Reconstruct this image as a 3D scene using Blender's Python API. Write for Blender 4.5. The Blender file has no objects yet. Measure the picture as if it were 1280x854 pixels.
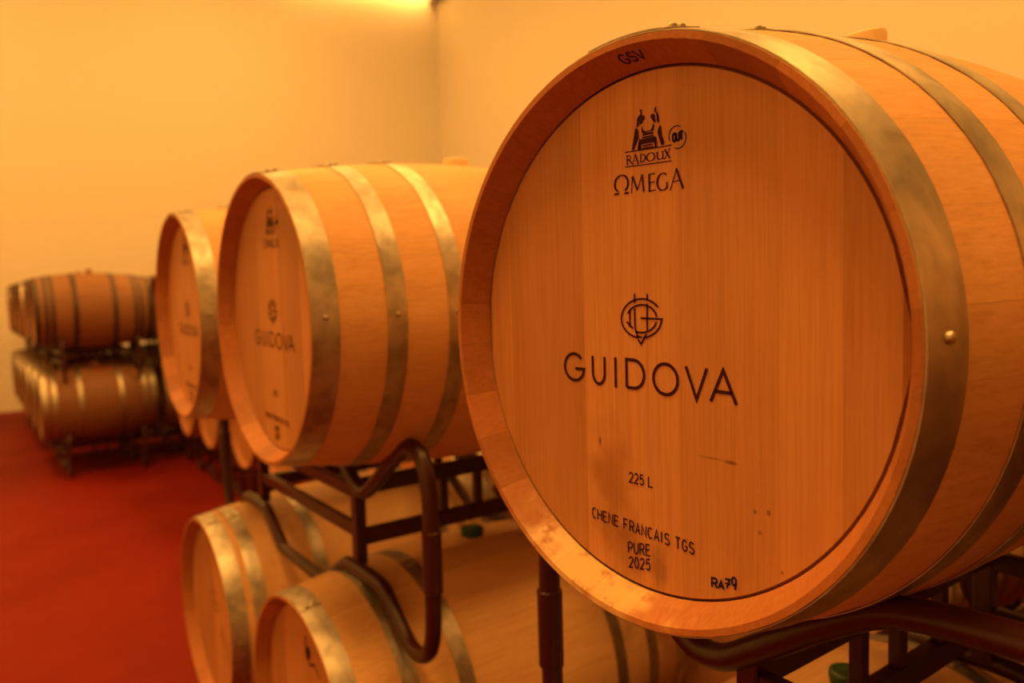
import bpy, math, random
from mathutils import Vector, Matrix

sc = bpy.context.scene
# ------------------------------------------------------------------ camera
FLOOR = -1.577                    # all heights below are measured from the upper barrels' axis; world z = h - FLOOR
def W(x, y, z): return (x, y, z - FLOOR)
cam_d = bpy.data.cameras.new('camera'); cam = bpy.data.objects.new('camera', cam_d)
sc.collection.objects.link(cam); sc.camera = cam
cam_d.sensor_width = 36.0
cam_d.lens = 949.39 / 1280 * 36
_r = Vector((0.58751, 0.80872, -0.02836)); _u = Vector((-0.04238, 0.06575, 0.99694)); _w = Vector((-0.80811, 0.58451, -0.07290))
M4 = Matrix((( _r.x, _u.x, -_w.x, 0.5400), (_r.y, _u.y, -_w.y, -0.5229), (_r.z, _u.z, -_w.z, 0.0549 - FLOOR), (0, 0, 0, 1)))
cam.matrix_world = M4
cam_d.clip_start = 0.02
cam_d.dof.use_dof = True
cam_d.dof.focus_distance = 0.74
cam_d.dof.aperture_fstop = 3.6

# ------------------------------------------------------------------ world, lights, exposure
wd = bpy.data.worlds.new('world'); sc.world = wd; wd.use_nodes = True
wd.node_tree.nodes['Background'].inputs[0].default_value = (1.0, 0.42, 0.10, 1)
wd.node_tree.nodes['Background'].inputs[1].default_value = 0.05
sc.view_settings.view_transform = 'Standard'; sc.view_settings.look = 'None'
sc.view_settings.gamma = 1.0; sc.view_settings.use_curve_mapping = False
sc.view_settings.exposure = -0.74
LC = (1.0, 0.455, 0.085)          # the amber colour of every lamp in the cellar
ROOM = dict(x0=-12.76, x1=9.0, y0=-4.2, y1=7.48, h=8.3)
def area(name, loc, rot, sx, sy, power):
    l = bpy.data.lights.new(name, 'AREA'); l.shape = 'RECTANGLE'; l.size = sx; l.size_y = sy
    l.energy = power; l.color = LC
    o = bpy.data.objects.new(name, l); o.location = loc; o.rotation_euler = rot
    sc.collection.objects.link(o); return o
LAMPS = [(-9.3, -1.6), (-9.3, 3.2), (-4.4, -1.6), (-4.4, 3.2), (0.6, -1.6), (0.6, 3.2)]
P_LAMP = 350.0
for i, (lx, ly) in enumerate(LAMPS):
    area('lamp_light', (lx, ly, ROOM['h'] - 0.62), (0, 0, 0), 2.3, 1.1, P_LAMP * (1.35 if lx > 0 else 1.0))
# wall washer near the far corner, just above the frame, aimed at the end wall
wash = area('washer_light', (ROOM['x0'] + 0.24, 5.74, 7.56), (0, math.radians(62), 0), 0.12, 3.0, 112.0)

wash.data.spread = math.radians(125)

# ------------------------------------------------------------------ mesh helpers
def link(o):
    sc.collection.objects.link(o); return o
def mesh(name, v, f, mat=None, smooth=True, ang=35):
    m = bpy.data.meshes.new(name); m.from_pydata(v, [], f); m.update()
    if mat: m.materials.append(mat)
    if smooth:
        m.polygons.foreach_set('use_smooth', [True] * len(m.polygons))
        m.set_sharp_from_angle(angle=math.radians(ang))
    return m
def obj(name, me, parent=None, label=None, loc=None, kind=None):
    o = bpy.data.objects.new(name, me)
    if parent: o.parent = parent
    if loc: o.location = loc
    if label: o['label'] = label
    if kind: o['kind'] = kind
    return link(o)
def empty(name, loc, rz=0, label=None, cat=None, group=None):
    o = bpy.data.objects.new(name, None); o.empty_display_size = 0.1
    o.location = loc; o.rotation_euler = (0, 0, rz)
    if label: o['label'] = label
    if cat: o['category'] = cat
    if group: o['group'] = group
    return link(o)
class MB:
    def __init__(s): s.v = []; s.f = []
    def box(s, x0, x1, y0, y1, z0, z1, b=0.0):
        n = len(s.v)
        if b <= 0:
            s.v += [(x, y, z) for z in (z0, z1) for y in (y0, y1) for x in (x0, x1)]
            s.f += [tuple(n + i for i in q) for q in ((0,2,3,1),(4,5,7,6),(0,1,5,4),(2,6,7,3),(0,4,6,2),(1,3,7,5))]
            return s
        # bevelled box: three nested rings
        import itertools
        P = {}
        for i, (x, sx) in enumerate(((x0, 1), (x1, -1))):
            for j, (y, sy) in enumerate(((y0, 1), (y1, -1))):
                for k, (z, sz) in enumerate(((z0, 1), (z1, -1))):
                    for a, q in enumerate(((x, y + sy*b, z + sz*b), (x + sx*b, y, z + sz*b), (x + sx*b, y + sy*b, z))):
                        P[i, j, k, a] = len(s.v); s.v.append(q)
        F = []
        for e in (0, 1):
            F.append([P[e,0,0,0], P[e,1,0,0], P[e,1,1,0], P[e,0,1,0]])
            F.append([P[0,e,0,1], P[1,e,0,1], P[1,e,1,1], P[0,e,1,1]])
            F.append([P[0,0,e,2], P[1,0,e,2], P[1,1,e,2], P[0,1,e,2]])
        for a, b2 in itertools.product((0, 1), (0, 1)):
            F.append([P[0,a,b2,1], P[1,a,b2,1], P[1,a,b2,2], P[0,a,b2,2]])
            F.append([P[a,0,b2,0], P[a,1,b2,0], P[a,1,b2,2], P[a,0,b2,2]])
            F.append([P[a,b2,0,0], P[a,b2,1,0], P[a,b2,1,1], P[a,b2,0,1]])
        for i, j, k in itertools.product((0, 1), repeat=3): F.append([P[i,j,k,0], P[i,j,k,1], P[i,j,k,2]])
        cx, cy, cz = (x0+x1)/2, (y0+y1)/2, (z0+z1)/2
        for q in F:
            a, b3, c = (Vector(s.v[t]) for t in q[:3]); nrm = (b3-a).cross(c-a)
            m = sum((Vector(s.v[t]) for t in q), Vector()) / len(q) - Vector((cx, cy, cz))
            s.f.append(tuple(q) if nrm.dot(m) > 0 else tuple(reversed(q)))
        return s
    def tube(s, pts, r, n=12, closed=False, cap=True):
        P = [Vector(p) for p in pts]; N = len(P); base = len(s.v)
        ref = None
        for i in range(N):
            if closed: t = (P[(i+1) % N] - P[i-1])
            else: t = P[min(i+1, N-1)] - P[max(i-1, 0)]
            t.normalize()
            if ref is None:
                ref = Vector((0, 1, 0)) if abs(t.y) < .9 else Vector((0, 0, 1))
            a = (ref - t * ref.dot(t)).normalized(); ref = a; b = t.cross(a)
            for k in range(n):
                w = 2*math.pi*k/n; s.v.append(tuple(P[i] + (a*math.cos(w) + b*math.sin(w))*r))
        M = N if closed else N - 1
        for i in range(M):
            for k in range(n):
                a0 = base + i*n; b0 = base + ((i+1) % N)*n
                s.f.append((a0+k, a0+(k+1) % n, b0+(k+1) % n, b0+k))
        if cap and not closed:
            s.f.append(tuple(base + k for k in reversed(range(n))))
            s.f.append(tuple(base + (N-1)*n + k for k in range(n)))
        return s
    def lathe(s, prof, n=32, ax='z', c=(0, 0, 0)):
        base = len(s.v)
        for r, h in prof:
            for k in range(n):
                w = 2*math.pi*k/n
                p = (r*math.cos(w), r*math.sin(w), h)
                if ax == 'y': p = (p[0], h, p[1])
                s.v.append((p[0]+c[0], p[1]+c[1], p[2]+c[2]))
        for i in range(len(prof)-1):
            for k in range(n):
                a = base+i*n; b = a+n
                q = (a+k, a+(k+1) % n, b+(k+1) % n, b+k)
                s.f.append(q if ax == 'z' else tuple(reversed(q)))
        top = base+(len(prof)-1)*n
        s.f.append(tuple(top+k for k in range(n))); s.f.append(tuple(base+k for k in reversed(range(n))))
        return s
    def done(s, name, mat, ang=35): return mesh(name, s.v, s.f, mat, True, ang)
def rounded(pts, closed=False, it=3, keep=0.25):
    P = [Vector(p) for p in pts]
    for _ in range(it):
        Q = []
        n = len(P)
        rng = range(n) if closed else range(n-1)
        if not closed: Q.append(P[0])
        for i in rng:
            a, b = P[i], P[(i+1) % n]
            Q += [a.lerp(b, keep), a.lerp(b, 1-keep)]
        if not closed: Q.append(P[-1])
        P = Q
    return P

# ------------------------------------------------------------------ materials
def mat(name):
    m = bpy.data.materials.new(name); m.use_nodes = True
    nt = m.node_tree; b = nt.nodes['Principled BSDF']
    return m, nt, b
def N(nt, typ, **kw):
    n = nt.nodes.new(typ)
    for k, v in kw.items():
        if k.startswith('i_'): n.inputs[k[2:]].default_value = v
        else: setattr(n, k, v)
    return n
def ramp(nt, fac, stops):
    r = nt.nodes.new('ShaderNodeValToRGB'); e = r.color_ramp.elements
    while len(e) < len(stops): e.new(0.5)
    for el, (p, c) in zip(e, stops): el.position = p; el.color = c if len(c) == 4 else (*c, 1)
    nt.links.new(fac, r.inputs[0]); return r.outputs[0]
def mixc(nt, fac, a, b, mode='MIX'):
    m = nt.nodes.new('ShaderNodeMix'); m.data_type = 'RGBA'; m.blend_type = mode
    for s, v in ((0, fac), (6, a), (7, b)):
        if isinstance(v, (int, float)): m.inputs[s].default_value = v
        elif isinstance(v, tuple): m.inputs[s].default_value = (*v, 1) if len(v) == 3 else v
        else: nt.links.new(v, m.inputs[s])
    return m.outputs[2]
def math_(nt, op, a, b=None, clamp=False):
    m = nt.nodes.new('ShaderNodeMath'); m.operation = op; m.use_clamp = clamp
    for s, v in ((0, a), (1, b)):
        if v is None: continue
        if isinstance(v, (int, float)): m.inputs[s].default_value = v
        else: nt.links.new(v, m.inputs[s])
    return m.outputs[0]
def coords(nt, scale, rand=0.0):
    tc = nt.nodes.new('ShaderNodeTexCoord')
    mp = nt.nodes.new('ShaderNodeMapping'); mp.inputs['Scale'].default_value = scale
    nt.links.new(tc.outputs['Object'], mp.inputs['Vector'])
    out = mp.outputs[0]
    if rand:
        oi = nt.nodes.new('ShaderNodeObjectInfo')
        va = nt.nodes.new('ShaderNodeVectorMath'); va.operation = 'ADD'
        sm = math_(nt, 'MULTIPLY', oi.outputs['Random'], rand)
        nt.links.new(out, va.inputs[0]); nt.links.new(sm, va.inputs[1]); out = va.outputs[0]
    return out
def noise(nt, vec, scale=1.0, detail=4, rough=0.55, dist=0.0):
    n = nt.nodes.new('ShaderNodeTexNoise'); n.inputs['Scale'].default_value = scale
    n.inputs['Detail'].default_value = detail; n.inputs['Roughness'].default_value = rough
    n.inputs['Distortion'].default_value = dist
    nt.links.new(vec, n.inputs['Vector']); return n.outputs[0]
def blob(nt, x, z, sx, sz, y=None, sy=None):
    """soft mask with a place of its own on the wood (object coordinates)"""
    tc = nt.nodes.new('ShaderNodeTexCoord')
    wob = nt.nodes.new('ShaderNodeTexNoise'); wob.inputs['Scale'].default_value = 26; wob.inputs['Detail'].default_value = 4
    nt.links.new(tc.outputs['Object'], wob.inputs['Vector'])
    mp = nt.nodes.new('ShaderNodeMapping'); mp.vector_type = 'TEXTURE'
    mp.inputs['Location'].default_value = (x, y or 0, z); mp.inputs['Scale'].default_value = (sx, sy or 1e3, sz)
    nt.links.new(tc.outputs['Object'], mp.inputs['Vector'])
    ln = nt.nodes.new('ShaderNodeVectorMath'); ln.operation = 'LENGTH'; nt.links.new(mp.outputs[0], ln.inputs[0])
    d = math_(nt, 'ADD', ln.outputs['Value'], math_(nt, 'MULTIPLY', math_(nt, 'SUBTRACT', wob.outputs[0], 0.5), 1.6))
    mr = nt.nodes.new('ShaderNodeMapRange'); mr.interpolation_type = 'SMOOTHSTEP'
    nt.links.new(d, mr.inputs[0]); mr.inputs[1].default_value = 1.0; mr.inputs[2].default_value = 0.2
    mr.inputs[3].default_value = 0.0; mr.inputs[4].default_value = 1.0
    return mr.outputs[0]

OAK = (0.61, 0.335, 0.150)
def wood(name, axis, tone=1.0, var=0.16, stains=(), base=OAK, rough=0.55, grain=1.0, seams=False, gloss=None):
    m, nt, b = mat(name)
    fine = (240, 4, 240) if axis == 'y' else (330, 330, 7)
    mid = (26, 1.5, 26) if axis == 'y' else (24, 24, 1.3)
    g1 = noise(nt, coords(nt, fine, 7.0), 1.0, 5, 0.65, 0.3)
    g2 = noise(nt, coords(nt, mid, 13.0), 1.0, 4, 0.6, 0.9)
    g3 = noise(nt, coords(nt, (5, 5, 5), 3.0), 1.0, 3, 0.5)
    c0 = tuple(x*tone for x in base)
    dk = tuple(x*y for x, y in zip(c0, (0.66, 0.52, 0.40)))
    lt = tuple(min(1, x*y) for x, y in zip(c0, (1.10, 1.14, 1.2)))
    f1 = ramp(nt, g1, [(0.30, (0, 0, 0)), (0.62, (1, 1, 1))])
    col = mixc(nt, math_(nt, 'MULTIPLY', math_(nt, 'SUBTRACT', 1.0, f1), 0.62*grain), c0, dk)
    f2 = ramp(nt, g2, [(0.35, (0, 0, 0)), (0.68, (1, 1, 1))])
    col = mixc(nt, math_(nt, 'MULTIPLY', f2, 0.45*grain), col, lt)
    f3 = ramp(nt, g3, [(0.45, (0, 0, 0)), (0.75, (1, 1, 1))])
    col = mixc(nt, math_(nt, 'MULTIPLY', f3, 0.25), col, dk)
    oi = nt.nodes.new('ShaderNodeObjectInfo')
    rv = math_(nt, 'ADD', math_(nt, 'MULTIPLY', oi.outputs['Random'], 2*var), 1.0 - 1.25*var)
    cb = nt.nodes.new('ShaderNodeCombineColor')
    for k, e in enumerate((1.0, 1.12, 1.3)): nt.links.new(math_(nt, 'POWER', rv, e), cb.inputs[k])
    col = mixc(nt, 1.0, col, cb.outputs[0], 'MULTIPLY')
    rg = rough
    for (x, z, sx, sz, amt, dc, y, sy) in stains:
        mk = blob(nt, x, z, sx, sz, y, sy)
        col = mixc(nt, math_(nt, 'MULTIPLY', mk, amt), col, dc)
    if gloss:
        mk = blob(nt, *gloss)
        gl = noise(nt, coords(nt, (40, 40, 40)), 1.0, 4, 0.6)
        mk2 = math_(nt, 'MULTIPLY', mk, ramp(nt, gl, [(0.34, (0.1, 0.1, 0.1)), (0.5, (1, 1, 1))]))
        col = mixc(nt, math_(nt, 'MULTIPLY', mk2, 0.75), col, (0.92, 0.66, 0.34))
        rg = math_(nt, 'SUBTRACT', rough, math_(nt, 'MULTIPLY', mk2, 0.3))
    nt.links.new(col, b.inputs['Base Color'])
    if isinstance(rg, float): b.inputs['Roughness'].default_value = rg
    else: nt.links.new(rg, b.inputs['Roughness'])
    b.inputs['Specular IOR Level'].default_value = 0.35
    bp = nt.nodes.new('ShaderNodeBump'); bp.inputs['Strength'].default_value = 0.22; bp.inputs['Distance'].default_value = 0.0006
    nt.links.new(g1, bp.inputs['Height']); nt.links.new(bp.outputs[0], b.inputs['Normal'])
    return m
M = {}
DK = (0.10, 0.035, 0.012)
STC = (0.72, 0.43, 0.205)
M['stave'] = wood('oak_stave', 'y', 1.0, 0.05, base=STC)
HEADC = (0.595, 0.288, 0.118)
M['head'] = wood('oak_head', 'z', 0.93, 0.14, base=HEADC)
M['head_hero'] = wood('oak_head_stained', 'z', 0.95, 0.14, base=HEADC, stains=[
    (-0.050, -0.160, 0.040, 0.085, 0.6, (0.30, 0.12, 0.04), 0.0, None),
    (-0.030, -0.235, 0.035, 0.05, 0.45, (0.22, 0.08, 0.03), 0.0, None),
    (0.015, -0.238, 0.018, 0.035, 0.55, (0.16, 0.06, 0.02), 0.0, None),
    (-0.0657, -0.116, 0.0035, 0.009, 0.95, DK, 0.0, None),
    (0.103, -0.112, 0.010, 0.0022, 0.7, DK, 0.0, None),
    (0.082, -0.111, 0.020, 0.0020, 0.45, DK, 0.0, None),
    (0.128, -0.152, 0.0026, 0.0032, 0.6, DK, 0.0, None),
    (0.142, -0.150, 0.0026, 0.0032, 0.6, DK, 0.0, None),
    (0.133, -0.170, 0.0026, 0.0032, 0.6, DK, 0.0, None),
    (0.155, -0.200, 0.0026, 0.0032, 0.6, DK, 0.0, None)])
CHC = (0.46, 0.180, 0.062)  # inner chime: darker finish, with shadow tone mixed into the colour
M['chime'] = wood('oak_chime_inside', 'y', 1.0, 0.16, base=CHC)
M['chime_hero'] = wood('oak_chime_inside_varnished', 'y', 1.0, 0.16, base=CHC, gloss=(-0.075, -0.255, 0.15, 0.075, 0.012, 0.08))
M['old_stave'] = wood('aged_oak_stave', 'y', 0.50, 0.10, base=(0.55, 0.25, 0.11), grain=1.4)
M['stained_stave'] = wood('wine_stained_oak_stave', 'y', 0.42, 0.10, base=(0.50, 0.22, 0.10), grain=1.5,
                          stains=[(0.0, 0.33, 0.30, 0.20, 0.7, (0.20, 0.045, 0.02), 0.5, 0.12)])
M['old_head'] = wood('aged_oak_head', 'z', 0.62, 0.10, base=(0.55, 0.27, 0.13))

def metal(name, c, rough=0.34, metallic=1.0, spangle=0.5):
    m, nt, b = mat(name)
    s1 = noise(nt, coords(nt, (26, 30, 26), 11.0), 1.0, 3, 0.5, 0.4)
    s2 = noise(nt, coords(nt, (60, 60, 60), 5.0), 1.0, 4, 0.6)
    col = mixc(nt, math_(nt, 'MULTIPLY', ramp(nt, s1, [(0.38, (0, 0, 0)), (0.66, (1, 1, 1))]), spangle), c, tuple(x*0.60 for x in c))
    col = mixc(nt, math_(nt, 'MULTIPLY', ramp(nt, s2, [(0.5, (0, 0, 0)), (0.8, (1, 1, 1))]), 0.3*spangle), col, tuple(x*0.8 for x in c))
    nt.links.new(col, b.inputs['Base Color'])
    b.inputs['Metallic'].default_value = metallic
    rr = math_(nt, 'ADD', math_(nt, 'MULTIPLY', s2, 0.18), rough - 0.08); nt.links.new(rr, b.inputs['Roughness'])
    bp = nt.nodes.new('ShaderNodeBump'); bp.inputs['Strength'].default_value = 0.35; bp.inputs['Distance'].default_value = 0.0022
    nt.links.new(s1, bp.inputs['Height']); nt.links.new(bp.outputs[0], b.inputs['Normal'])
    return m
M['zinc'] = metal('galvanised_steel', (0.54, 0.49, 0.42), 0.47, 1.0, 0.85)
M['dull_zinc'] = metal('dull_steel', (0.40, 0.35, 0.28), 0.46)
M['rivet'] = metal('rivet_steel', (0.50, 0.44, 0.34), 0.42, 1.0, 0.1)
M['black_iron'] = metal('dark_iron', (0.07, 0.055, 0.05), 0.5, 0.7)

def paint(name, c, rough, spec=0.5, nz=0.12, sc_=30.0, bump=0.0):
    m, nt, b = mat(name)
    s = noise(nt, coords(nt, (1, 1, 1)), sc_, 4, 0.55)
    col = mixc(nt, math_(nt, 'MULTIPLY', s, nz*2), c, tuple(x*0.75 for x in c))
    nt.links.new(col, b.inputs['Base Color'])
    b.inputs['Roughness'].default_value = rough; b.inputs['Specular IOR Level'].default_value = spec
    if bump:
        bp = nt.nodes.new('ShaderNodeBump'); bp.inputs['Strength'].default_value = bump; bp.inputs['Distance'].default_value = 0.003
        nt.links.new(s, bp.inputs['Height']); nt.links.new(bp.outputs[0], b.inputs['Normal'])
    return m
M['groove'] = paint('croze_dirt_and_shade', (0.26, 0.10, 0.038), 0.7, 0.1)  # croze dirt, with the groove's occlusion shade included in the colour
M['rack'] = paint('dark_red_rack_paint', (0.040, 0.0045, 0.0035), 0.34, 0.5)
M['ink'] = paint('branding_ink', (0.045, 0.010, 0.008), 0.7, 0.1)
M['marker'] = paint('marker_ink', (0.012, 0.006, 0.006), 0.6, 0.2)
M['cream'] = paint('cream_silicone', (0.86, 0.74, 0.50), 0.45, 0.4)
M['green'] = paint('green_silicone', (0.018, 0.075, 0.020), 0.45, 0.4)
M['brown'] = paint('brown_bung', (0.30, 0.13, 0.05), 0.5, 0.3)
M['wall'] = paint('cream_wall_paint', (0.80, 0.77, 0.70), 0.85, 0.2, 0.04, 0.6)
M['ceiling'] = paint('ceiling_paint', (0.78, 0.76, 0.70), 0.9, 0.1, 0.03, 0.5)
M['fixture'] = paint('grey_fixture_paint', (0.25, 0.24, 0.22), 0.5)
def floor_mat():
    m, nt, b = mat('red_epoxy_floor')
    s = noise(nt, coords(nt, (1, 1, 1)), 0.8, 5, 0.6, 0.5); t = noise(nt, coords(nt, (1, 1, 1)), 18, 4, 0.6)
    col = mixc(nt, ramp(nt, s, [(0.35, (0, 0, 0)), (0.65, (1, 1, 1))]), (0.215, 0.012, 0.004), (0.165, 0.008, 0.003))
    col = mixc(nt, math_(nt, 'MULTIPLY', t, 0.25), col, (0.10, 0.008, 0.003))
    nt.links.new(col, b.inputs['Base Color'])
    nt.links.new(math_(nt, 'ADD', math_(nt, 'MULTIPLY', s, 0.2), 0.50), b.inputs['Roughness'])
    b.inputs['Specular IOR Level'].default_value = 0.12
    return m
M['floor'] = floor_mat()
def emit(name, strength):
    m, nt, b = mat(name)
    b.inputs['Base Color'].default_value = (0.8, 0.7, 0.5, 1)
    b.inputs['Emission Color'].default_value = (*LC, 1); b.inputs['Emission Strength'].default_value = strength
    return m
M['glow'] = emit('lit_diffuser', 4.0)

# ------------------------------------------------------------------ the room
R_ = ROOM
def slab(name, a, kind='structure', m='wall'):
    o = obj(name, MB().box(*a).done(name, M[m])); o['kind'] = kind; return o
t = 0.25
slab('floor', (R_['x0']-t, R_['x1']+t, R_['y0']-t, R_['y1']+t, -0.2, 0), m='floor')
slab('ceiling', (R_['x0']-t, R_['x1']+t, R_['y0']-t, R_['y1']+t, R_['h'], R_['h']+0.2), m='ceiling')
slab('wall_end', (R_['x0']-t, R_['x0'], R_['y0']-t, R_['y1']+t, 0, R_['h']))
slab('wall_near', (R_['x1'], R_['x1']+t, R_['y0']-t, R_['y1']+t, 0, R_['h']))
slab('wall_aisle', (R_['x0'], R_['x1'], R_['y0']-t, R_['y0'], 0, R_['h']))
slab('wall_back', (R_['x0'], R_['x1'], R_['y1'], R_['y1']+t, 0, R_['h']))

# ------------------------------------------------------------------ barrels
L, RB, RH = 0.95, 0.331, 0.2850
def rad(y): return RB - (RB - RH) * ((y - L/2) / (L/2))**2
HY, HR = 0.033, 0.2635            # depth and radius of the head
YS = [0.0, 0.012, HY, HY+0.022, 0.10, 0.17, 0.25, 0.33, 0.41]
YS = YS + [0.475] + [L - y for y in reversed(YS)]
def rin(y):
    e = min(y, L-y)
    if e <= HY: return 0.2785 + (0.2625 - 0.2785) * (e/HY)
    return min(rad(y) - 0.027, 0.2625 + (e-HY)*0.6)
rng = random.Random(5)
wid = [rng.uniform(0.75, 1.3) for _ in range(26)]; tot = sum(wid)
edges = [0]
for w_ in wid: edges.append(edges[-1] + w_/tot*2*math.pi)
edges = [e + 0.11 for e in edges]
def stave_geo(b, a0, a1, gap=0.00010, seg=4, inner=4, ys=YS):
    base = len(b.v); cols = seg + 1 + inner + 1
    for y in ys:
        ro, ri = rad(y), rin(y)
        g = gap/ro
        for k in range(seg+1):
            f = k/seg; a = a0+g + (a1-a0-2*g)*f
            e = 0.0003 if k in (0, seg) else 0
            b.v.append(((ro-e)*math.cos(a), y, (ro-e)*math.sin(a)))
        for k in range(inner, -1, -1):
            a = a0+g + (a1-a0-2*g)*k/inner; b.v.append((ri*math.cos(a), y, ri*math.sin(a)))
    for i in range(len(ys)-1):
        for k in range(cols):
            p = base+i*cols; q = p+cols
            b.f.append((p+k, q+k, q+(k+1) % cols, p+(k+1) % cols))
    m_ = len(ys)-1
    for k in range(min(seg, inner)):
        a = base; b.f.append((a+k, a+k+1, a+cols-2-k, a+cols-1-k))
        a = base+m_*cols; b.f.append((a+cols-1-k, a+cols-2-k, a+k+1, a+k))
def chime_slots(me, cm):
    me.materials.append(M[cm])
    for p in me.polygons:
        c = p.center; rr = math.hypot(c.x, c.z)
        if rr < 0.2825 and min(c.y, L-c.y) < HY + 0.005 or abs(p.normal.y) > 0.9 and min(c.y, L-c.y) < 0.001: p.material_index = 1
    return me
STAVES = []
for i in range(26):
    b = MB(); stave_geo(b, edges[i], edges[i+1]); STAVES.append(chime_slots(b.done('stave', M['stave'], 30), 'chime'))
STAVES_HERO = [s.copy() for s in STAVES]
for s in STAVES_HERO: s.materials[1] = M['chime_hero']
def joined_staves(m):
    b = MB(); ys = [0.0, HY, 0.12, 0.25, 0.36, 0.475, 0.59, 0.70, 0.83, L-HY, L]
    for i in range(26): stave_geo(b, edges[i], edges[i+1], 0.0008, 3, 3, ys)
    return chime_slots(b.done('staves', M[m], 30), 'chime' if m == 'stave' else m)
BX = [-HR, -0.2147, -0.1384, -0.0864, -0.012, 0.045, 0.0978, 0.152, 0.209, HR]
RI = 0.2595
def head_y(r): return HY + 0.006*max(0.0, min(1.0, (r-RI)/(HR-RI)))
def board_geo(b, x0, x1, sink=0.0, n=7):
    base = len(b.v); ri_ = RI; x0 += 0.00003; x1 -= 0.00003
    for i in range(n+1):
        x = x0 + (x1-x0)*i/n
        zo = math.sqrt(max(HR*HR - x*x, 1e-8)); zi = math.sqrt(max(ri_*ri_ - x*x, 1e-8))
        zi = min(zi, zo-1e-4)
        for z in (-zo, -zi, 0.0, zi, zo):
            b.v.append((x, head_y(math.hypot(x, z)) + sink, z))
        b.v.append((x, HY+0.026, zo)); b.v.append((x, HY+0.026, -zo))
    c = 7
    for i in range(n):
        for k in range(c):
            p = base+i*c; q = p+c
            b.f.append((p+k, q+k, q+(k+1) % c, p+(k+1) % c))
    b.f.append(tuple(base+k for k in range(c))); q = base+n*c
    b.f.append(tuple(q+k for k in reversed(range(c))))
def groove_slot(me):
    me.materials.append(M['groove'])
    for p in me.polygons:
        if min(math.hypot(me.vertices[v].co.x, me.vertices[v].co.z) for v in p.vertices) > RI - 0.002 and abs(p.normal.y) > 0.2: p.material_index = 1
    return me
BOARDS = []
rb = random.Random(3)
for i in range(len(BX)-1):
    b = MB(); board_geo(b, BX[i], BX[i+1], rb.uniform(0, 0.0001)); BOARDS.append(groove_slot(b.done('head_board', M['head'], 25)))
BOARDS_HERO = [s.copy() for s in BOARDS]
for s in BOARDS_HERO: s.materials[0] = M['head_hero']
def plain_head(name, m, rear=False):
    b = MB()
    for i in range(len(BX)-1): board_geo(b, BX[i], BX[i+1], 0.0004*(i % 2), 4)
    if rear: b.v = [(-x, L-y, z) for x, y, z in b.v]
    return b.done(name, M[m], 25)
HEAD = plain_head('front_head', 'head'); REAR = plain_head('rear_head', 'head', True)
OLDHEAD = plain_head('front_head', 'old_head'); OLDREAR = plain_head('rear_head', 'old_head', True)
def hoop_mesh(y0, y1, m, lap=(1.36, 1.71), n=104, th=0.0016):
    b = MB(); flip = (y0+y1)/2 > L/2
    def ring(a_list, off, th_):
        base = len(b.v)
        for a in a_list:
            for (y, r) in ((y0, rad(y0)+0.0004), (y0, rad(y0)+th_), ((y0+y1)/2, rad((y0+y1)/2)+th_+0.0003), (y1, rad(y1)+th_), (y1, rad(y1)+0.0004)):
                b.v.append(((r+off)*math.cos(a), y, (r+off)*math.sin(a)))
        return base
    A = [2*math.pi*k/n for k in range(n)]; base = ring(A, 0, th)
    for i in range(n):
        p = base+i*5; q = base+((i+1) % n)*5
        for k in range(5): b.f.append((p+k, p+(k+1) % 5, q+(k+1) % 5, q+k))
    if lap:
        K = 10; A = [lap[0]+(lap[1]-lap[0])*k/K for k in range(K+1)]; base = ring(A, th, th)
        for i in range(K):
            p = base+i*5; q = p+5
            for k in range(5): b.f.append((p+k, p+(k+1) % 5, q+(k+1) % 5, q+k))
        b.f.append(tuple(base+k for k in range(5))); b.f.append(tuple(base+K*5+k for k in reversed(range(5))))
    return b.done('hoop', M[m], 40)
def rivet_mesh(y, a, m='rivet', r=0.0048, off=0.0020):
    b = MB(); b.lathe([(r, -0.001), (r, 0.0012), (r*0.85, 0.0026), (r*0.45, 0.0036), (r*0.05, 0.0039)], 14)
    R0 = rad(y)+off
    er = Vector((math.cos(a), 0, math.sin(a))); ey = Vector((0, 1, 0)); et = er.cross(ey)
    out = [tuple(er*(R0+p[2]) + et*p[0] + ey*(y+p[1])) for p in b.v]; b.v = out
    return b.done('rivet', M[m])
HOOPS6 = [(0.0015, 0.0475, 0), (0.132, 0.168, 0.0), (0.250, 0.285, 0.0)]
def both(h): return h + [(L-b_, L-a_, c_) for a_, b_, c_ in reversed(h)]
NEW_HOOPS = [(hoop_mesh(a, b, 'zinc'), [rivet_mesh(a+(b-a)*.36, 1.385, off=.0035), rivet_mesh(a+(b-a)*.72, 1.40, off=.0035), rivet_mesh((a+b)/2, 0.035)]) for a, b, _ in both(HOOPS6)]
T_HOOPS = [(hoop_mesh(0.066, 0.103, 'zinc'), [rivet_mesh(0.085, 1.385, off=.0035), rivet_mesh(0.085, 1.46, off=.0035), rivet_mesh(0.085, 0.03)]), NEW_HOOPS[2],
           NEW_HOOPS[3], (hoop_mesh(L-0.103, L-0.066, 'zinc'), [rivet_mesh(L-0.085, 1.4, off=.0035)])]
CLOSE_HOOPS = [NEW_HOOPS[0]] + T_HOOPS + [NEW_HOOPS[5]]
OLD8 = [(0.0015, 0.040), (0.075, 0.105), (0.125, 0.155), (0.295, 0.335)]
OLD_HOOPS = [hoop_mesh(a, b, 'black_iron', n=64) for a, b in OLD8 + [(L-b, L-a) for a, b in reversed(OLD8)]]
OLD6_HOOPS = [hoop_mesh(a, b, 'dull_zinc', n=64) for a, b in ((0.0015, 0.055), (0.085, 0.125), (0.29, 0.325), (0.625, 0.66), (0.825, 0.865), (0.895, 0.9485))]
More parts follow.
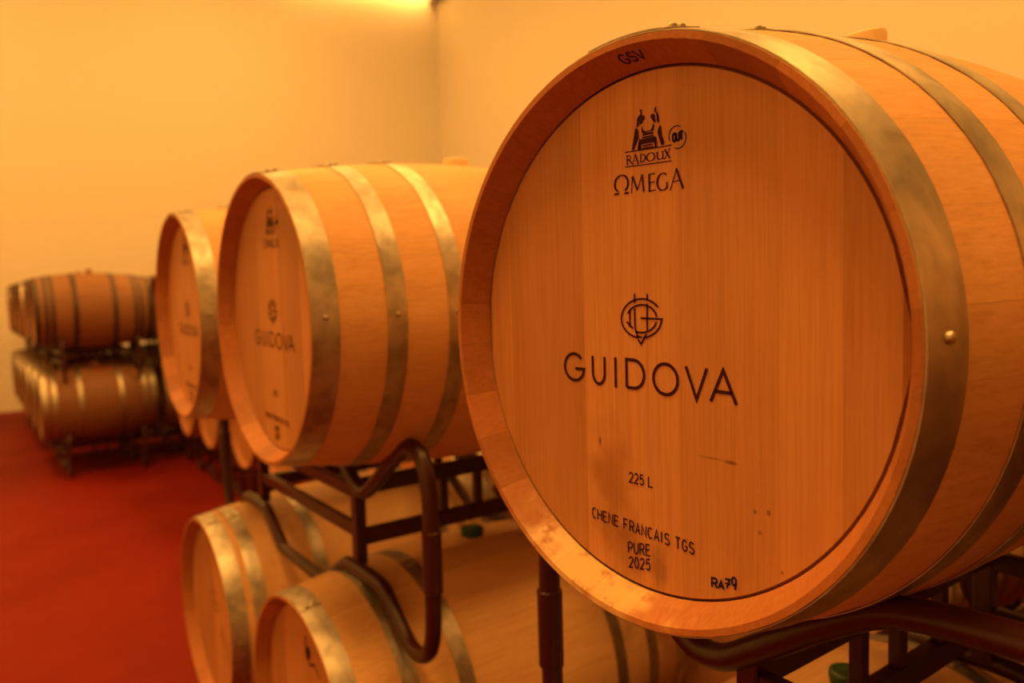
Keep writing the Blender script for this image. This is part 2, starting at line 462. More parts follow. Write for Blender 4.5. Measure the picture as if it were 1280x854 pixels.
def bung_mesh(m):
    b = MB(); b.lathe([(0.019, -0.030), (0.0245, 0.001), (0.0265, 0.006), (0.0295, 0.024), (0.0285, 0.0295), (0.023, 0.0315), (0.020, 0.0300), (0.004, 0.0300)], 28)
    return b.done('bung', M[m], 40)
BUNG = {k: bung_mesh(k) for k in ('cream', 'green', 'brown')}

# ------------------------------------------------------------------ printed marks (flat ink on the head boards)
def ribbon(b, pts, w, y=HY-0.0006, closed=False):
    P = [Vector((p[0], p[1])) for p in pts]; n = len(P)
    if n < 2: return
    base = len(b.v)
    for i in range(n):
        if closed: d0 = P[i]-P[i-1]; d1 = P[(i+1) % n]-P[i]
        else: d0 = P[i]-P[max(i-1, 0)]; d1 = P[min(i+1, n-1)]-P[i]
        if d0.length < 1e-9: d0 = d1
        if d1.length < 1e-9: d1 = d0
        d0.normalize(); d1.normalize()
        n0 = Vector((-d0.y, d0.x)); n1 = Vector((-d1.y, d1.x)); nn = n0+n1
        if nn.length < 0.2: nn = n0
        nn.normalize(); k = 1.0/max(0.45, nn.dot(n0)); wi = w[i] if isinstance(w, (list, tuple)) else w
        for s_ in (1, -1): b.v.append((P[i].x+nn.x*k*wi/2*s_, y, P[i].y+nn.y*k*wi/2*s_))
    for i in range(n if closed else n-1):
        p = base+2*i; q = base+2*((i+1) % n); b.f.append((p, p+1, q+1, q))
def arcp(cx, cy, rx, ry, a0, a1, n=18):
    return [(cx+rx*math.cos(math.radians(a0+(a1-a0)*i/n)), cy+ry*math.sin(math.radians(a0+(a1-a0)*i/n))) for i in range(n+1)]
G = {  # strokes in a 1 x 1 box
 'A': [[(0, 0), (.5, 1), (1, 0)], [(.18, .33), (.82, .33)]],
 'C': [arcp(.52, .5, .5, .5, 48, 312)],
 'D': [[(0, 0), (0, 1), (.4, 1)] + arcp(.42, .5, .58, .5, 90, -90, 16)[1:] + [(0, 0)]],
 'E': [[(.95, 1), (0, 1), (0, 0), (1, 0)], [(0, .52), (.85, .52)]],
 'F': [[(.95, 1), (0, 1), (0, 0)], [(0, .5), (.8, .5)]],
 'G': [arcp(.5, .5, .5, .5, 42, 330) + [(1, .45), (.55, .45)]],
 'H': [[(0, 0), (0, 1)], [(1, 0), (1, 1)], [(0, .52), (1, .52)]],
 'I': [[(.5, 0), (.5, 1)]],
 'L': [[(0, 1), (0, 0), (1, 0)]],
 'M': [[(0, 0), (.1, 1), (.5, .12), (.9, 1), (1, 0)]],
 'N': [[(0, 0), (0, 1), (1, 0), (1, 1)]],
 'O': [arcp(.5, .5, .5, .5, 0, 360, 30)],
 'P': [[(0, 0), (0, 1), (.55, 1)] + arcp(.6, .73, .4, .27, 90, -90, 10)[1:] + [(0, .46)]],
 'R': [[(0, 0), (0, 1), (.55, 1)] + arcp(.58, .74, .38, .26, 90, -90, 10)[1:] + [(0, .48)], [(.5, .48), (1, 0)]],
 'S': [arcp(.5, .75, .44, .25, 30, 180, 10) + arcp(.5, .75, .44, .25, 190, 262, 4) + arcp(.5, .25, .48, .26, 80, 0, 8) + arcp(.5, .25, .48, .25, -12, -155, 10)],
 'T': [[(0, 1), (1, 1)], [(.5, 1), (.5, 0)]],
 'U': [[(0, 1), (0, .42)] + arcp(.5, .42, .5, .42, 180, 360, 16) + [(1, .42), (1, 1)]],
 'V': [[(0, 1), (.5, 0), (1, 1)]],
 'X': [[(0, 0), (1, 1)], [(0, 1), (1, 0)]],
 'W': [[(0, .02), (.3, .02)] + arcp(.5, .56, .48, .44, 245, -65, 26) + [(.7, .02), (1, .02)]],   # omega
 '0': [arcp(.5, .5, .46, .5, 0, 360, 22)],
 '2': [arcp(.5, .72, .44, .28, 165, -20, 12) + [(.02, 0), (1, 0)]],
 '5': [[(.92, 1), (.2, 1), (.1, .52)] + arcp(.48, .33, .46, .33, 130, -155, 14)],
 '7': [[(0, 1), (1, 1), (.35, 0)]],
 '9': [arcp(.5, .68, .42, .32, 0, 360, 18), [(.92, .68), (.7, 0)]],
}
def glyph(b, ch, x0, x1, z0, h, w, slope=0.0, **kw):
    for st in G[ch]:
        st = [p for i, p in enumerate(st) if i == 0 or (abs(p[0]-st[i-1][0]) + abs(p[1]-st[i-1][1])) > 1e-6]
        ribbon(b, [(x0+(x1-x0)*px, z0+h*pz+slope*(x1-x0)*(px-.5)) for px, pz in st], w, **kw)
def text(b, s, xl, zl, xr, zr, h, w, adv=1.35, **kw):
    n = sum(0.62 if c in 'I ' else 1 for c in s[:-1]) + (0.62/1.35 if s[-1] == 'I' else 1/adv)
    step = (xr-xl)/n; x = xl; sl = (zr-zl)/(xr-xl)
    for c in s:
        cw = step/adv
        if c != ' ':
            if c == 'I': glyph(b, c, x-cw*.15, x-cw*.15+cw*.62, zl+(x-xl)*sl, h, w, sl, **kw)
            else: glyph(b, c, x, x+cw, zl+(x-xl)*sl, h, w, sl, **kw)
        x += step*(0.62 if c in 'I ' else 1)
def poly(b, pts, y=HY-0.0006):
    n = len(b.v); b.v += [(p[0], y, p[1]) for p in pts]; b.f.append(tuple(range(n, n+len(pts))))
MONO= [[(0.01937, 0.02995), (0.01692, 0.03221), (0.01402, 0.03416), (0.01073, 0.03578), (0.00711, 0.03701), (0.00324, 0.03783), (-0.00078, 0.0382), (-0.00488, 0.03813), (-0.00896, 0.0376), (-0.01291, 0.03662), (-0.01666, 0.03521), (-0.02009, 0.03339), (-0.02314, 0.03121), (-0.02571, 0.02872), (-0.02774, 0.02598), (-0.02917, 0.02304), (-0.02997, 0.02), (-0.03012, 0.01691), (-0.02961, 0.01386), (-0.02845, 0.01093), (-0.02667, 0.00819), (-0.02433, 0.0057), (-0.02147, 0.00353), (-0.01819, 0.00172), (-0.01456, 0.00033), (-0.01066, -0.00063), (-0.00661, -0.00114)], [(-0.00049, -0.00103), (0.00307, -0.0005), (0.00651, 0.00038), (0.00977, 0.00157), (0.01279, 0.00305), (0.01551, 0.0048), (0.01791, 0.00679), (0.01994, 0.00897), (0.02156, 0.01131), (0.02275, 0.01377), (0.02351, 0.01631), (0.02427, 0.01825), (-0.00343, 0.01874)], [(-0.02109, 0.02323), (-0.01987, 0.02492), (-0.01834, 0.02649), (-0.01653, 0.02791), (-0.01449, 0.02916), (-0.01224, 0.03021), (-0.00983, 0.03105), (-0.0073, 0.03167), (-0.00469, 0.03205), (-0.00206, 0.03219), (0.00056, 0.03209), (0.00311, 0.03176), (0.00557, 0.03119), (0.00788, 0.03041), (0.01001, 0.02943), (0.01193, 0.02826), (0.0136, 0.02693), (0.015, 0.02545), (0.01612, 0.02386), (0.01692, 0.02217), (0.0174, 0.02042)], [(0.01692, 0.01518), (0.01598, 0.01322), (0.01465, 0.01136), (0.01295, 0.00965), (0.01091, 0.00812), (0.00858, 0.00679), (0.006, 0.00571), (0.00323, 0.00489), (0.00033, 0.00437), (-0.00265, 0.00414), (-0.00564, 0.00422), (-0.00857, 0.00461), (-0.01137, 0.00531)], [(-0.01807, 0.02793), (-0.01849, 0.00983)], [(-0.02282, 0.01475), (-0.01412, 0.00801)], [(-0.01127, 0.0436), (-0.01148, 0.03427)], [(-0.01161, 0.02854), (-0.01158, 0.01803), (-0.01128, 0.00847), (-0.00814, 0.00015), (-0.00208, -0.00078)], [(0.00558, 0.04344), (0.00546, 0.03745)], [(0.00538, 0.0337), (0.00483, 0.00663)], [(-0.0077, -0.0029), (-0.00348, -0.0075), (0.00377, 0.0032)]]
GUI= [('G', -0.12106, -0.08618, -0.05394, -0.02075), ('U', -0.07595, -0.05441, -0.05489, -0.02164), ('I', -0.04005, -0.04005, -0.05513, -0.02307), ('D', -0.02608, 0.00135, -0.0552, -0.02266), ('O', 0.01044, 0.04453, -0.0579, -0.02406), ('V', 0.05131, 0.07922, -0.05888, -0.02494), ('A', 0.07982, 0.11145, -0.05922, -0.02554)]
OME= [('W', -0.03699, -0.01686, 0.14497, 0.16477), ('M', -0.01414, 0.00372, 0.14438, 0.16156), ('E', 0.00938, 0.01864, 0.1435, 0.16072), ('G', 0.02031, 0.03438, 0.14272, 0.15958), ('A', 0.03665, 0.05304, 0.14194, 0.16154)]
RAD= [('R', -0.01985, -0.01162, 0.17377, 0.18302), ('A', -0.01198, -0.00269, 0.17276, 0.18263), ('D', -0.00147, 0.00611, 0.17339, 0.18161), ('O', 0.00728, 0.01812, 0.17276, 0.18131), ('U', 0.01906, 0.03041, 0.17271, 0.18032), ('X', 0.02988, 0.03752, 0.1725, 0.1812)]
LINES= [[(-0.02103, 0.18643), (0.03913, 0.18413)], [(-0.02138, 0.1719), (0.03889, 0.1694)]]
LOGO= [[(0.0002, 0.2248), (0.00171, 0.2245), (0.00207, 0.21927), (0.00044, 0.21932)], [(-0.00072, 0.22541), (0.00252, 0.22409), (0.00227, 0.22328), (-0.00075, 0.22404)], [(-0.00167, 0.21938), (0.00092, 0.21992), (0.00299, 0.21849), (0.00087, 0.21778), (-0.00157, 0.21348), (-0.00188, 0.21007), (-0.00427, 0.20833), (-0.00521, 0.20893), (-0.00409, 0.21655)], [(0.00123, 0.21814), (0.00415, 0.21862), (0.00586, 0.21709), (0.00522, 0.21438), (0.00286, 0.21266), (0.00141, 0.21034), (-0.00068, 0.21089), (-0.00086, 0.21335), (0.00036, 0.21554)], [(-0.00666, 0.20745), (-0.00429, 0.20773), (-0.00259, 0.20413), (-0.00269, 0.1998), (-0.00459, 0.19403), (-0.00764, 0.19016), (-0.00831, 0.1872), (-0.01215, 0.18718), (-0.01124, 0.18985), (-0.00927, 0.19742), (-0.00795, 0.20332)], [(-0.00269, 0.1998), (-0.00102, 0.19518), (-0.00097, 0.18649), (-0.00416, 0.18646), (-0.00348, 0.19036), (-0.00221, 0.19451)], [(0.00256, 0.20927), (0.00328, 0.20483), (0.00522, 0.2032), (0.00844, 0.2022), (0.009, 0.20125), (0.00205, 0.20159), (0.00131, 0.20518)], [(0.01853, 0.2229), (0.02046, 0.22361), (0.02078, 0.22262), (0.01992, 0.21882), (0.01812, 0.219)], [(0.01329, 0.21543), (0.0139, 0.21744), (0.01675, 0.21791), (0.01897, 0.2163), (0.01911, 0.21204), (0.01996, 0.20909), (0.01771, 0.20925), (0.0155, 0.21204)], [(0.0196, 0.21973), (0.02237, 0.21793), (0.02365, 0.21515), (0.0242, 0.20831), (0.02307, 0.20768), (0.02112, 0.21099), (0.02067, 0.21699)], [(0.02493, 0.20607), (0.02655, 0.20326), (0.0273, 0.19555), (0.03015, 0.18834), (0.03011, 0.18625), (0.02602, 0.18632), (0.02518, 0.18916), (0.02307, 0.19543), (0.02203, 0.19984)], [(0.01657, 0.20886), (0.01766, 0.20654), (0.01699, 0.20156), (0.00843, 0.20178), (0.00903, 0.20279), (0.01304, 0.20268), (0.01537, 0.20526)], [(0.00321, 0.20139), (0.01641, 0.20065), (0.01694, 0.1986), (0.00258, 0.19908)], [(0.00198, 0.19815), (0.01692, 0.19749), (0.01746, 0.19621), (0.00182, 0.19644)], [(-0.001, 0.19587), (0.01914, 0.19567), (0.02058, 0.19415), (0.02086, 0.18562), (0.01838, 0.18533), (0.01735, 0.19044), (0.00065, 0.191), (0.0009, 0.18619), (-0.00298, 0.18636)], [(0.00262, 0.18982), (0.01563, 0.18944), (0.0156, 0.18799), (0.00294, 0.1883)], [(0.00175, 0.18736), (0.01671, 0.18696), (0.01703, 0.18555), (0.00207, 0.18601)]]
STAMP= [[(0.04968, 0.1998), (0.04833, 0.20045), (0.04692, 0.20091), (0.0455, 0.20116), (0.04408, 0.20119), (0.04269, 0.20101), (0.04138, 0.20062), (0.04015, 0.20003), (0.03904, 0.19924), (0.03807, 0.19827), (0.03726, 0.19714), (0.03663, 0.19588), (0.03619, 0.19451), (0.03595, 0.19305), (0.03592, 0.19154), (0.03609, 0.19002), (0.03647, 0.1885)], [(0.04248, 0.18116), (0.04394, 0.1805), (0.04545, 0.18006), (0.04696, 0.17987), (0.04846, 0.17991), (0.04989, 0.1802), (0.05124, 0.18071), (0.05246, 0.18145), (0.05354, 0.18239), (0.05445, 0.1835), (0.05517, 0.18478), (0.05569, 0.18618), (0.05599, 0.18767), (0.05607, 0.18923), (0.05592, 0.19081), (0.05556, 0.19239), (0.05499, 0.19393)]]
def flat(b, name, m):
    return mesh(name, b.v, b.f, M[m], False)
b = MB()
for ch, x0, x1, z0, z1 in GUI:
    wd_ = 0.0034
    if ch == 'I': ribbon(b, [(x0, z0), (x0, z1)], wd_)
    else: glyph(b, ch, x0+wd_/2, x1-wd_/2, z0+wd_/2, z1-z0-wd_, wd_, -0.02)
WORDMARK = flat(b, 'wordmark', 'ink')
b = MB()
for m_ in MONO: ribbon(b, m_, 0.0021)
MONOGRAM = flat(b, 'monogram', 'ink')
b = MB()
for ch, x0, x1, z0, z1 in OME:
    h = z1-z0
    if ch == 'A':
        ribbon(b, [(x0, z0), ((x0+x1)/2, z1)], .0011); ribbon(b, [((x0+x1)/2-.0006, z1), (x1-.0008, z0)], .0024); ribbon(b, [(x0+.003, z0+h*.38), (x1-.005, z0+h*.42)], .0010)
    elif ch == 'M':
        for (p, q, w1) in (((.04, 0), (.14, 1), .0011), ((.14, 1), (.5, .15), .0021), ((.5, .15), (.86, 1), .0011), ((.86, 1), (.97, 0), .0021)):
            ribbon(b, [(x0+(x1-x0)*p[0], z0+h*p[1]), (x0+(x1-x0)*q[0], z0+h*q[1])], w1)
    elif ch == 'W':
        st = arcp(.5, .55, .46, .43, 240, -60, 28); P_ = [(x0+(x1-x0)*p, z0+h*q) for p, q in st]
        ribbon(b, P_, [.0010+.0016*abs(math.cos(math.radians(240-300*i/28))) for i in range(29)])
        ribbon(b, [(x0, z0+.0012), (x0+(x1-x0)*.31, z0+.0012)], .0020); ribbon(b, [(x0+(x1-x0)*.69, z0+.0008), (x1, z0+.0008)], .0020)
    elif ch == 'E':
        ribbon(b, [(x0+.0012, z0), (x0+.0012, z1)], .0022)
        for q, e in ((.03, 1), (.5, .85), (.97, .95)): ribbon(b, [(x0, z0+h*q), (x0+(x1-x0)*e, z0+h*q+.0003)], .0011)
    else:
        st = arcp(.52, .5, .5, .48, 50, 325, 24); P_ = [(x0+(x1-x0)*p, z0+h*q) for p, q in st]
        ribbon(b, P_, [.0009+.0014*abs(math.cos(math.radians(50+275*i/24))) for i in range(25)])
        ribbon(b, [(x1-.0016, z0+h*.12), (x1-.0016, z0+h*.46)], .0018)
OMEGA = flat(b, 'range_name', 'ink')
b = MB()
for p in LOGO: poly(b, p)
for l in LINES: ribbon(b, l, 0.0010)
for ch, x0, x1, z0, z1 in RAD:
    h = z1-z0
    if ch == 'U':
        st = [(.18, 1), (.18, .3), (.32, .06), (.5, .02), (.68, .10), (.80, .3)]
        ribbon(b, [(x0+(x1-x0)*p, z0+h*q) for p, q in st], [.0015, .0015, .0012, .0008, .0007, .0007])
        ribbon(b, [(x0+(x1-x0)*.80, z0), (x0+(x1-x0)*.80, z0+h)], .0014)
        for q in (.18, .80): ribbon(b, [(x0+(x1-x0)*(q-.15), z0+h*.97), (x0+(x1-x0)*(q+.15), z0+h*.97)], .0006)
        ribbon(b, [(x0+(x1-x0)*.75, z0+h*.03), (x0+(x1-x0)*1.0, z0+h*.03)], .0006)
    elif ch in 'OD':
        a = (90, -90) if ch == 'D' else (0, 360)
        st = arcp(.35 if ch == 'D' else .5, .5, .6 if ch == 'D' else .47, .46, a[0], a[1], 24)
        ribbon(b, [(x0+(x1-x0)*p, z0+h*q) for p, q in st], [.0006+.0010*abs(math.cos(math.radians(a[0]+(a[1]-a[0])*i/24))) for i in range(25)])
        if ch == 'D':
            ribbon(b, [(x0+(x1-x0)*.18, z0), (x0+(x1-x0)*.18, z1)], .0014)
            for q in (.04, .96): ribbon(b, [(x0, z0+h*q), (x0+(x1-x0)*.4, z0+h*q)], .0006)
    elif ch in 'AX':
        X_ = x1-x0
        S_ = (((.08, 0), (.5, 1), .0007), ((.5, 1), (.92, 0), .0015), ((.25, .36), (.76, .36), .0006), ((0, .03), (.22, .03), .0006), ((.74, .03), (1, .03), .0006)) if ch == 'A' else \
             (((.1, 1), (.9, 0), .0015), ((.9, 1), (.1, 0), .0007), ((0, .97), (.28, .97), .0006), ((.72, .97), (1, .97), .0006), ((0, .03), (.26, .03), .0006), ((.7, .03), (1, .03), .0006))
        for p, q, w1 in S_: ribbon(b, [(x0+X_*p[0], z0+h*p[1]), (x0+X_*q[0], z0+h*q[1])], w1)
    else:
        X_ = x1-x0
        ribbon(b, [(x0+X_*.2, z0), (x0+X_*.2, z1)], .0014)
        ribbon(b, [(x0+X_*p, z0+h*q) for p, q in [(.2, .96)] + arcp(.42, .74, .34, .23, 90, -90, 10) + [(.2, .49)]], .0009)
        ribbon(b, [(x0+X_*.45, z0+h*.5), (x0+X_, z0)], .0014)
        for q in (.04, .96): ribbon(b, [(x0, z0+h*q), (x0+X_*.42, z0+h*q)], .0006)
MAKER = flat(b, 'cooper_mark', 'ink')
b = MB()
for l in STAMP: ribbon(b, l, 0.0010)
for dx, dz in ((0, 0), (.0007, -.0006)):
    text(b, 'OUT', .0402+dx, .1872+dz, .0524+dx, .1880+dz, .0076, .0014, 1.15)
STAMPM = flat(b, 'round_stamp', 'marker')
b = MB()
SPEC = []
for nm, tx, xl, zl, xr, zr, h, w_, ad in (('volume_text', '225 L', -.0230, -.1532, .0088, -.1530, .0104, .0016, 1.35), ('wood_text', 'CHENE FRANCAIS TGS', -.0795, -.2036, .0604, -.2090, .0110, .0017, 1.45),
                                          ('grade_text', 'PURE', -.0260, -.2292, .0042, -.2249, .0114, .0017, 1.45), ('year_text', '2025', -.0252, -.2447, .0039, -.2401, .0112, .0018, 1.45)):
    b = MB(); text(b, tx, xl, zl, xr, zr, h, w_, ad); SPEC.append((nm, flat(b, nm, 'ink')))
b = MB()
for ch, x0, x1, z0, z1 in (('R', .0810, .0870, -.2345, -.2255), ('A', .0885, .0945, -.2335, -.2262), ('7', .0960, .1010, -.2308, -.2222), ('9', .1030, .1085, -.2300, -.2185)):
    glyph(b, ch, x0, x1, z0, z1-z0, .0021, 0.1)
ribbon(b, [(.0955, -.2268), (.1020, -.2262)], .0015)
RA79 = flat(b, 'handwritten_mark', 'marker')
# handwriting on the inner face of the chime
b = MB(); y_ = 0
for ch, u0, u1 in (('G', -.007, .002), ('S', .004, .011), ('V', .013, .022)):
    glyph(b, ch, u0, u1, .013, .012, .0019, -0.1, y=0)
def on_chime(b):
    out = []
    for u, _, d in b.v:
        dd = HY - d; r = rin(dd) - 0.0006; a = math.pi/2 - u/r; out.append((r*math.cos(a), dd, r*math.sin(a)))
    b.v = out
on_chime(b)
GSV = flat(b, 'handwritten_chime_mark', 'marker')
b = MB()
ribbon(b, [(-.02, .10), (.0, .075), (-.015, .055), (.012, .06), (.0, .03), (.03, .035), (.012, .005), (.035, .01)], .0035)
ribbon(b, [(-.045, .05), (-.02, .02), (.0, .0)], .003)
ribbon(b, [(.07, -.02), (.09, -.05), (.12, -.07), (.15, -.12)], .0035)
ribbon(b, [(.05, -.04), (.075, -.07), (.10, -.12)], .003)
SCRIB = flat(b, 'handwritten_scrawl', 'marker')
b = MB()
poly(b, [(.012+.012*math.cos(a/12*6.283), .165+.015*math.sin(a/12*6.283)) for a in range(12)])
ribbon(b, [(.0, .20), (-.005, .155), (.02, .14), (.045, .15), (.07, .13)], .005)
BLOT = flat(b, 'dark_blot', 'ink')

UP = (0, 0, RB)
def barrel(x, y, z, rz, label, hero=False, bung='cream', bung_tilt=(0, 0), marks=(), group=None, name='wine_barrel', lift=-0.012, hoops=None):
    """a new barrel with every stave and head board a part of its own; z = axis height"""
    r = empty(name, W(x, y, z-RB), rz, label, 'barrel', group)
    for i, s in enumerate(STAVES_HERO if hero else STAVES): obj('stave', s, r, loc=UP)
    for s in (BOARDS_HERO if hero else BOARDS): obj('head_board', s, r, loc=UP)
    obj('rear_head', REAR, r, loc=UP)
    for k, (h, rv) in enumerate(hoops or NEW_HOOPS):
        ho = obj('hoop', h, r, loc=UP)
        for q in (rv if k < 3 else rv[:2]): obj('rivet', q, ho)
    bo = obj('bung', BUNG[bung], r, loc=(0, L/2, 2*RB+0.0005+lift), label={'cream': 'cream silicone bung', 'green': 'dark green silicone bung', 'brown': 'brown bung'}[bung])
    bo.rotation_euler = (bung_tilt[0], bung_tilt[1], 0)
    for nm, me in marks: obj(nm, me, r, loc=UP)
    return r
def plain_barrel(x, y, z, label, staves, head, rear, hoops, bung='brown', group=None, fat=1.0):
    r = empty('wine_barrel', W(x, y, z-RB*fat), 0, label, 'barrel', group); r.scale = (fat, 1, fat)
    obj('staves', staves, r, loc=UP, kind='stuff'); obj('front_head', head, r, loc=UP); obj('rear_head', rear, r, loc=UP)
    for h in hoops: obj('hoop', h, r, loc=UP)
    obj('bung', BUNG[bung], r, loc=(0, L/2, 2*RB+0.0005))
    return r
PRINT = [('wordmark', WORDMARK), ('monogram', MONOGRAM), ('range_name', OMEGA), ('cooper_mark', MAKER), ('round_stamp', STAMPM)] + SPEC
DZ = 0.90
barrel(0, 0, 0, 0.0377, 'large foreground oak barrel, its head stamped GUIDOVA and hand marked RA79', True, 'cream', (0.15, -0.04),
       PRINT + [('handwritten_mark', RA79), ('handwritten_chime_mark', GSV)], lift=0.014)
barrel(-0.973, -0.0495, 0, -0.001, 'oak barrel stamped GUIDOVA, second of the upper row, behind the foreground barrel', marks=PRINT)
barrel(-1.7465, -0.034, -0.004, -0.017, 'oak barrel stamped GUIDOVA, third and smallest of the upper row, partly hidden', marks=PRINT)
barrel(-1.0518, 0.0123, -DZ, 0.0, 'light oak barrel with a dark green bung lying low under the middle GUIDOVA barrel', bung='green', marks=[('dark_blot', BLOT)])
barrel(-1.808, 0.0075, -DZ, 0.0, 'light oak barrel with scrawled marks on its head, low beside the red floor', bung='green', marks=[('handwritten_scrawl', SCRIB)], hoops=CLOSE_HOOPS)
barrel(-0.078, 0.07, -DZ, 0.0, 'dim oak barrel with a dark green bung under the large foreground barrel', bung='green')
SV, OSV, SSV = joined_staves('stave'), joined_staves('old_stave'), joined_staves('stained_stave')
NH = [h for h, _ in NEW_HOOPS]
for x, z in ((0.74, 0), (0.69, -DZ)):  # unseen neighbours, put in to keep gaps and hoop reflections dark
    plain_barrel(x, 0.03, z, 'unseen light oak barrel beyond the right edge beside the large foreground barrel', SV, HEAD, REAR, NH, 'green', group='unseen barrels beyond the right edge')

# ------------------------------------------------------------------ steel racks
TR = 0.016
def half():
    # outline of the right half, from the middle of the bottom to the middle of the top
    return [(0, -.660), (.145, -.660), (.165, -.650), (.272, -.580), (.300, -.571), (.468, -.571), (.500, -.596), (.560, -.648), (.600, -.668), (.650, -.660), (.682, -.620),
            (.688, -.50), (.688, -.345), (.680, -.290), (.650, -.252), (.612, -.248), (.566, -.272), (.420, -.378), (.395, -.386), (.370, -.383), (.345, -.371), (.200, -.268), (.135, -.251), (0, -.248)]
def frame_pts(y, drop):
    h = half()
    h = [(x, z + (drop if z < -.55 else 0)) for x, z in h]
    P = [(x, y, z) for x, z in h] + [(-x, y, z) for x, z in reversed(h[1:-1])]
    return rounded(P, True, 2)
F0, F1 = 0.165, 0.785
RM = {}
def rack_meshes(drop):
    if drop in RM: return RM[drop]
    d = {}
    d['end_frame'] = [MB().tube(frame_pts(y, drop), TR, 12, True).done('end_frame', M['rack']) for y in (F0, F1)]
    d['sleeve'] = [MB().lathe([(TR, -.52), (TR+.003, -.518), (TR+.003, -.402), (TR, -.40)], 14, c=(sx*.688, y, 0)).done('sleeve', M['rack']) for y in (F0, F1) for sx in (1, -1)]
    zt, zb = -.400, -.490
    zu = -.565 + drop
    d['post'] = [MB().box(sx*.335-.014, sx*.335+.014, y-.013+o, y+.013+o, zu, -.372, .002).done('post', M['rack']) for y, o in ((F0, .012), (F1, -.012)) for sx in (1, -1)]
    d['cross_rail'] = [MB().box(-.321, .321, y-.010+o, y+.010+o, z-.015, z+.015, .002).done('cross_rail', M['rack']) for y, o in ((F0, .012), (F1, -.012)) for z in (zt, zb)]
    d['side_rail'] = [MB().box(sx*.335-.012, sx*.335+.012, F0+.025, F1-.025, z-.018, z+.018, .002).done('side_rail', M['rack']) for sx in (1, -1) for z in (zt+.012, zb-.015)]
    d['picket'] = [MB().box(sx*.335-.009, sx*.335+.009, y-.010, y+.010, zb+.003, zt-.006, .001).done('picket', M['rack']) for sx in (1, -1) for y in (.40, .50, .62)]
    RM[drop] = d; return d
def rack(x, y, z, label, drop=0.0, group=None):
    base = z - .66 - TR*1.0 + drop
    r = empty('barrel_rack', W(x, y, base), 0, label, 'rack', group)
    for k, ms in rack_meshes(drop).items():
        for m in ms: obj(k, m, r, loc=(0, 0, z-base))
    return r
rack(-1.375, 0, 0, 'dark red steel rack carrying the second and third GUIDOVA barrels')
rack(0.355, 0, 0, 'dark red steel rack directly under the large foreground barrel at lower right')
rack(-1.43, 0, -DZ, 'dark red steel rack on the floor under the lower left barrels, mostly below the frame')
rack(0.305, 0.02, -DZ, 'dark red steel rack on the floor under the dim barrel at lower right')

# ------------------------------------------------------------------ the row behind
BY = 1.035
pairs = [(-6.60, -5.843), (-4.933, -4.17), (-3.25, -2.49), (-1.57, -0.80), (0.11, 0.87)]
for i, (xa, xb) in enumerate(pairs):
    for x in (xa, xb):
        g = 'light barrels in the lower tier of the row behind'
        if x == xa and i == 0: lb, g2 = 'leftmost and smallest pale barrel head peeping out under the farthest GUIDOVA barrel', None
        elif i == 0: lb, g2 = 'middle one of three pale barrel heads peeping out under the farthest GUIDOVA barrel', None
        elif x == -4.933: lb, g2 = 'rightmost of three pale barrel heads peeping out beside the middle GUIDOVA barrel', None
        elif x == -0.80: lb, g2 = 'pale barrel corner glimpsed low beneath the foreground barrel, left of the rack post', None
        elif x == 0.11: lb, g2 = 'light barrel glimpsed through the rack at the lower right edge', None
        else: lb, g2 = 'light oak barrel low in the row behind, mostly hidden by the front barrels', g
        plain_barrel(x, BY, -DZ, lb, SV, HEAD, REAR, NH, 'green', g2)
        plain_barrel(x, BY, 0, 'light oak barrel high in the row behind, hidden by the front barrels', SV, HEAD, REAR, NH, 'cream', 'hidden barrels in the upper tier of the row behind')
    c = (xa+xb)/2
    for z in (0, -DZ):
        rack(c, BY, z, 'dark red steel rack in the row behind, mostly hidden by the front row', group='racks of the row behind')

for y in (2.07, 3.10):  # rows added to darken what shows through the gaps in front
    for c in (-1.185, 0.49):
        for z, bg in ((0, 'cream'), (-DZ, 'green')):
            for x in (c-.38, c+.38):
                plain_barrel(x, y, z, 'added light oak barrel in the rows farthest back, hidden behind the nearer rows', SV, HEAD, REAR, NH, bg, 'added hidden barrels of the rows farthest back')
            rack(c, y, z, 'added dark red steel rack in the rows farthest back, hidden behind the nearer rows', group='added hidden racks of the rows farthest back')

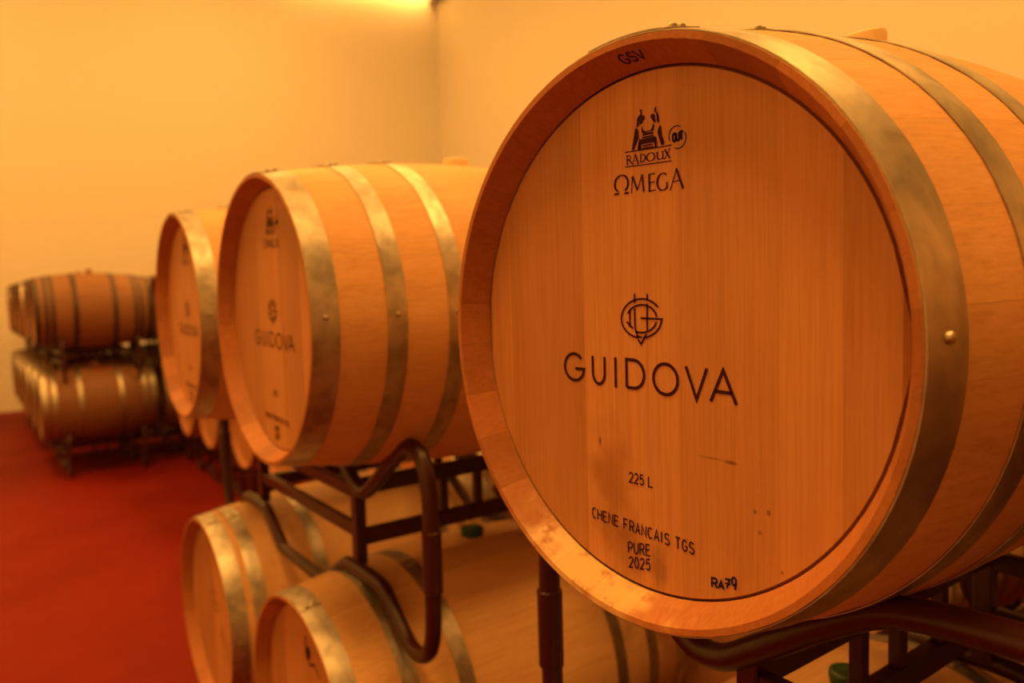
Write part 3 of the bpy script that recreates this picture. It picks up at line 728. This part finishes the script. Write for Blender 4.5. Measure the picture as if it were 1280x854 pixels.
# ------------------------------------------------------------------ the old barrels at the far end
DROP = 0.03
fx = [-7.60, -8.37, -9.25, -10.02, -10.85, -11.62]
far_up = ['old oak barrel with black iron hoops, nearest on top of the far stack',
          'old oak barrel just behind the nearest one on the far stack upper tier', 'old oak barrel third back on the far stack upper tier', 'old oak barrel fourth back on the far stack upper tier',
          'old oak barrel second from the end wall on the far stack upper tier', 'old oak barrel nearest the end wall, leftmost on the far stack upper tier']
far_lo = ['wine-stained oak barrel with shiny steel hoops, nearest on the lower tier of the far stack',
          'oak barrel just behind the wine-stained one on the far stack lower tier', 'oak barrel third back on the far stack lower tier', 'oak barrel fourth back on the far stack lower tier',
          'oak barrel second from the end wall on the far stack lower tier', 'oak barrel nearest the end wall on the far stack lower tier']
for i, x in enumerate(fx):
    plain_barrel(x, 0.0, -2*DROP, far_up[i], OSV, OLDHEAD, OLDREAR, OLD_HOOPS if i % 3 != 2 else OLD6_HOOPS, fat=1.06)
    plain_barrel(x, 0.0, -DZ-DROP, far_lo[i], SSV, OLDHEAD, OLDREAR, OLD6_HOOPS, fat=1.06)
for i in range(3):
    c = (fx[2*i]+fx[2*i+1])/2
    wh = ('nearest', 'middle', 'rearmost')[i]
    rack(c, 0.03, -DZ-DROP, 'dark steel rack on the floor under the far stack, %s one' % wh, DROP)
    rack(c, 0.03, -2*DROP, 'dark steel rack between the tiers of the far stack, %s one' % wh, DROP)
for i, x in enumerate(fx[:4]):
    for z, s, h in ((-2*DROP, OSV, OLD_HOOPS), (-DZ-DROP, SSV, OLD6_HOOPS)):
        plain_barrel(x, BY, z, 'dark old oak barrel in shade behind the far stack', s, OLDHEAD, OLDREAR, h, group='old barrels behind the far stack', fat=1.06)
for i in range(2):
    c = (fx[2*i]+fx[2*i+1])/2
    for z in (-2*DROP, -DZ-DROP): rack(c, BY+.03, z, 'dark steel rack in shade behind the far stack', DROP, 'racks behind the far stack')

# ------------------------------------------------------------------ lamps
for lx, ly in LAMPS:
    r = empty('ceiling_light', (lx, ly, R_['h']), 0, 'long ceiling light above the cellar, out of the picture', 'light', 'ceiling lights above the picture')
    b = MB().box(-1.2, 1.2, -.6, .6, -.60, -.50, .01); b.tube([(-.5, 0, -.5), (-.5, 0, 0)], .008, 8); b.tube([(.5, 0, -.5), (.5, 0, 0)], .008, 8)
    obj('housing', b.done('housing', M['fixture']), r)
    obj('diffuser', MB().box(-1.15, 1.15, -.55, .55, -.610, -.601).done('diffuser', M['glow']), r)
r = empty('wall_light', (R_['x0'], 5.74, 7.56), 0, 'long wall light washing the end wall beside the corner, at the top edge', 'light')
obj('housing', MB().box(.12, .30, -1.6, 1.6, .10, .20, .01).box(0, .85, 1.56, 1.59, -.34, .22).box(0, .12, -.9, -.86, .13, .17).box(0, .12, .86, .9, .13, .17).done('housing', M['fixture']), r)  # includes an end plate added to keep the washer off the adjoining wall
obj('diffuser', MB().box(.15, .27, -1.5, 1.5, .085, .099).done('diffuser', M['glow']), r)
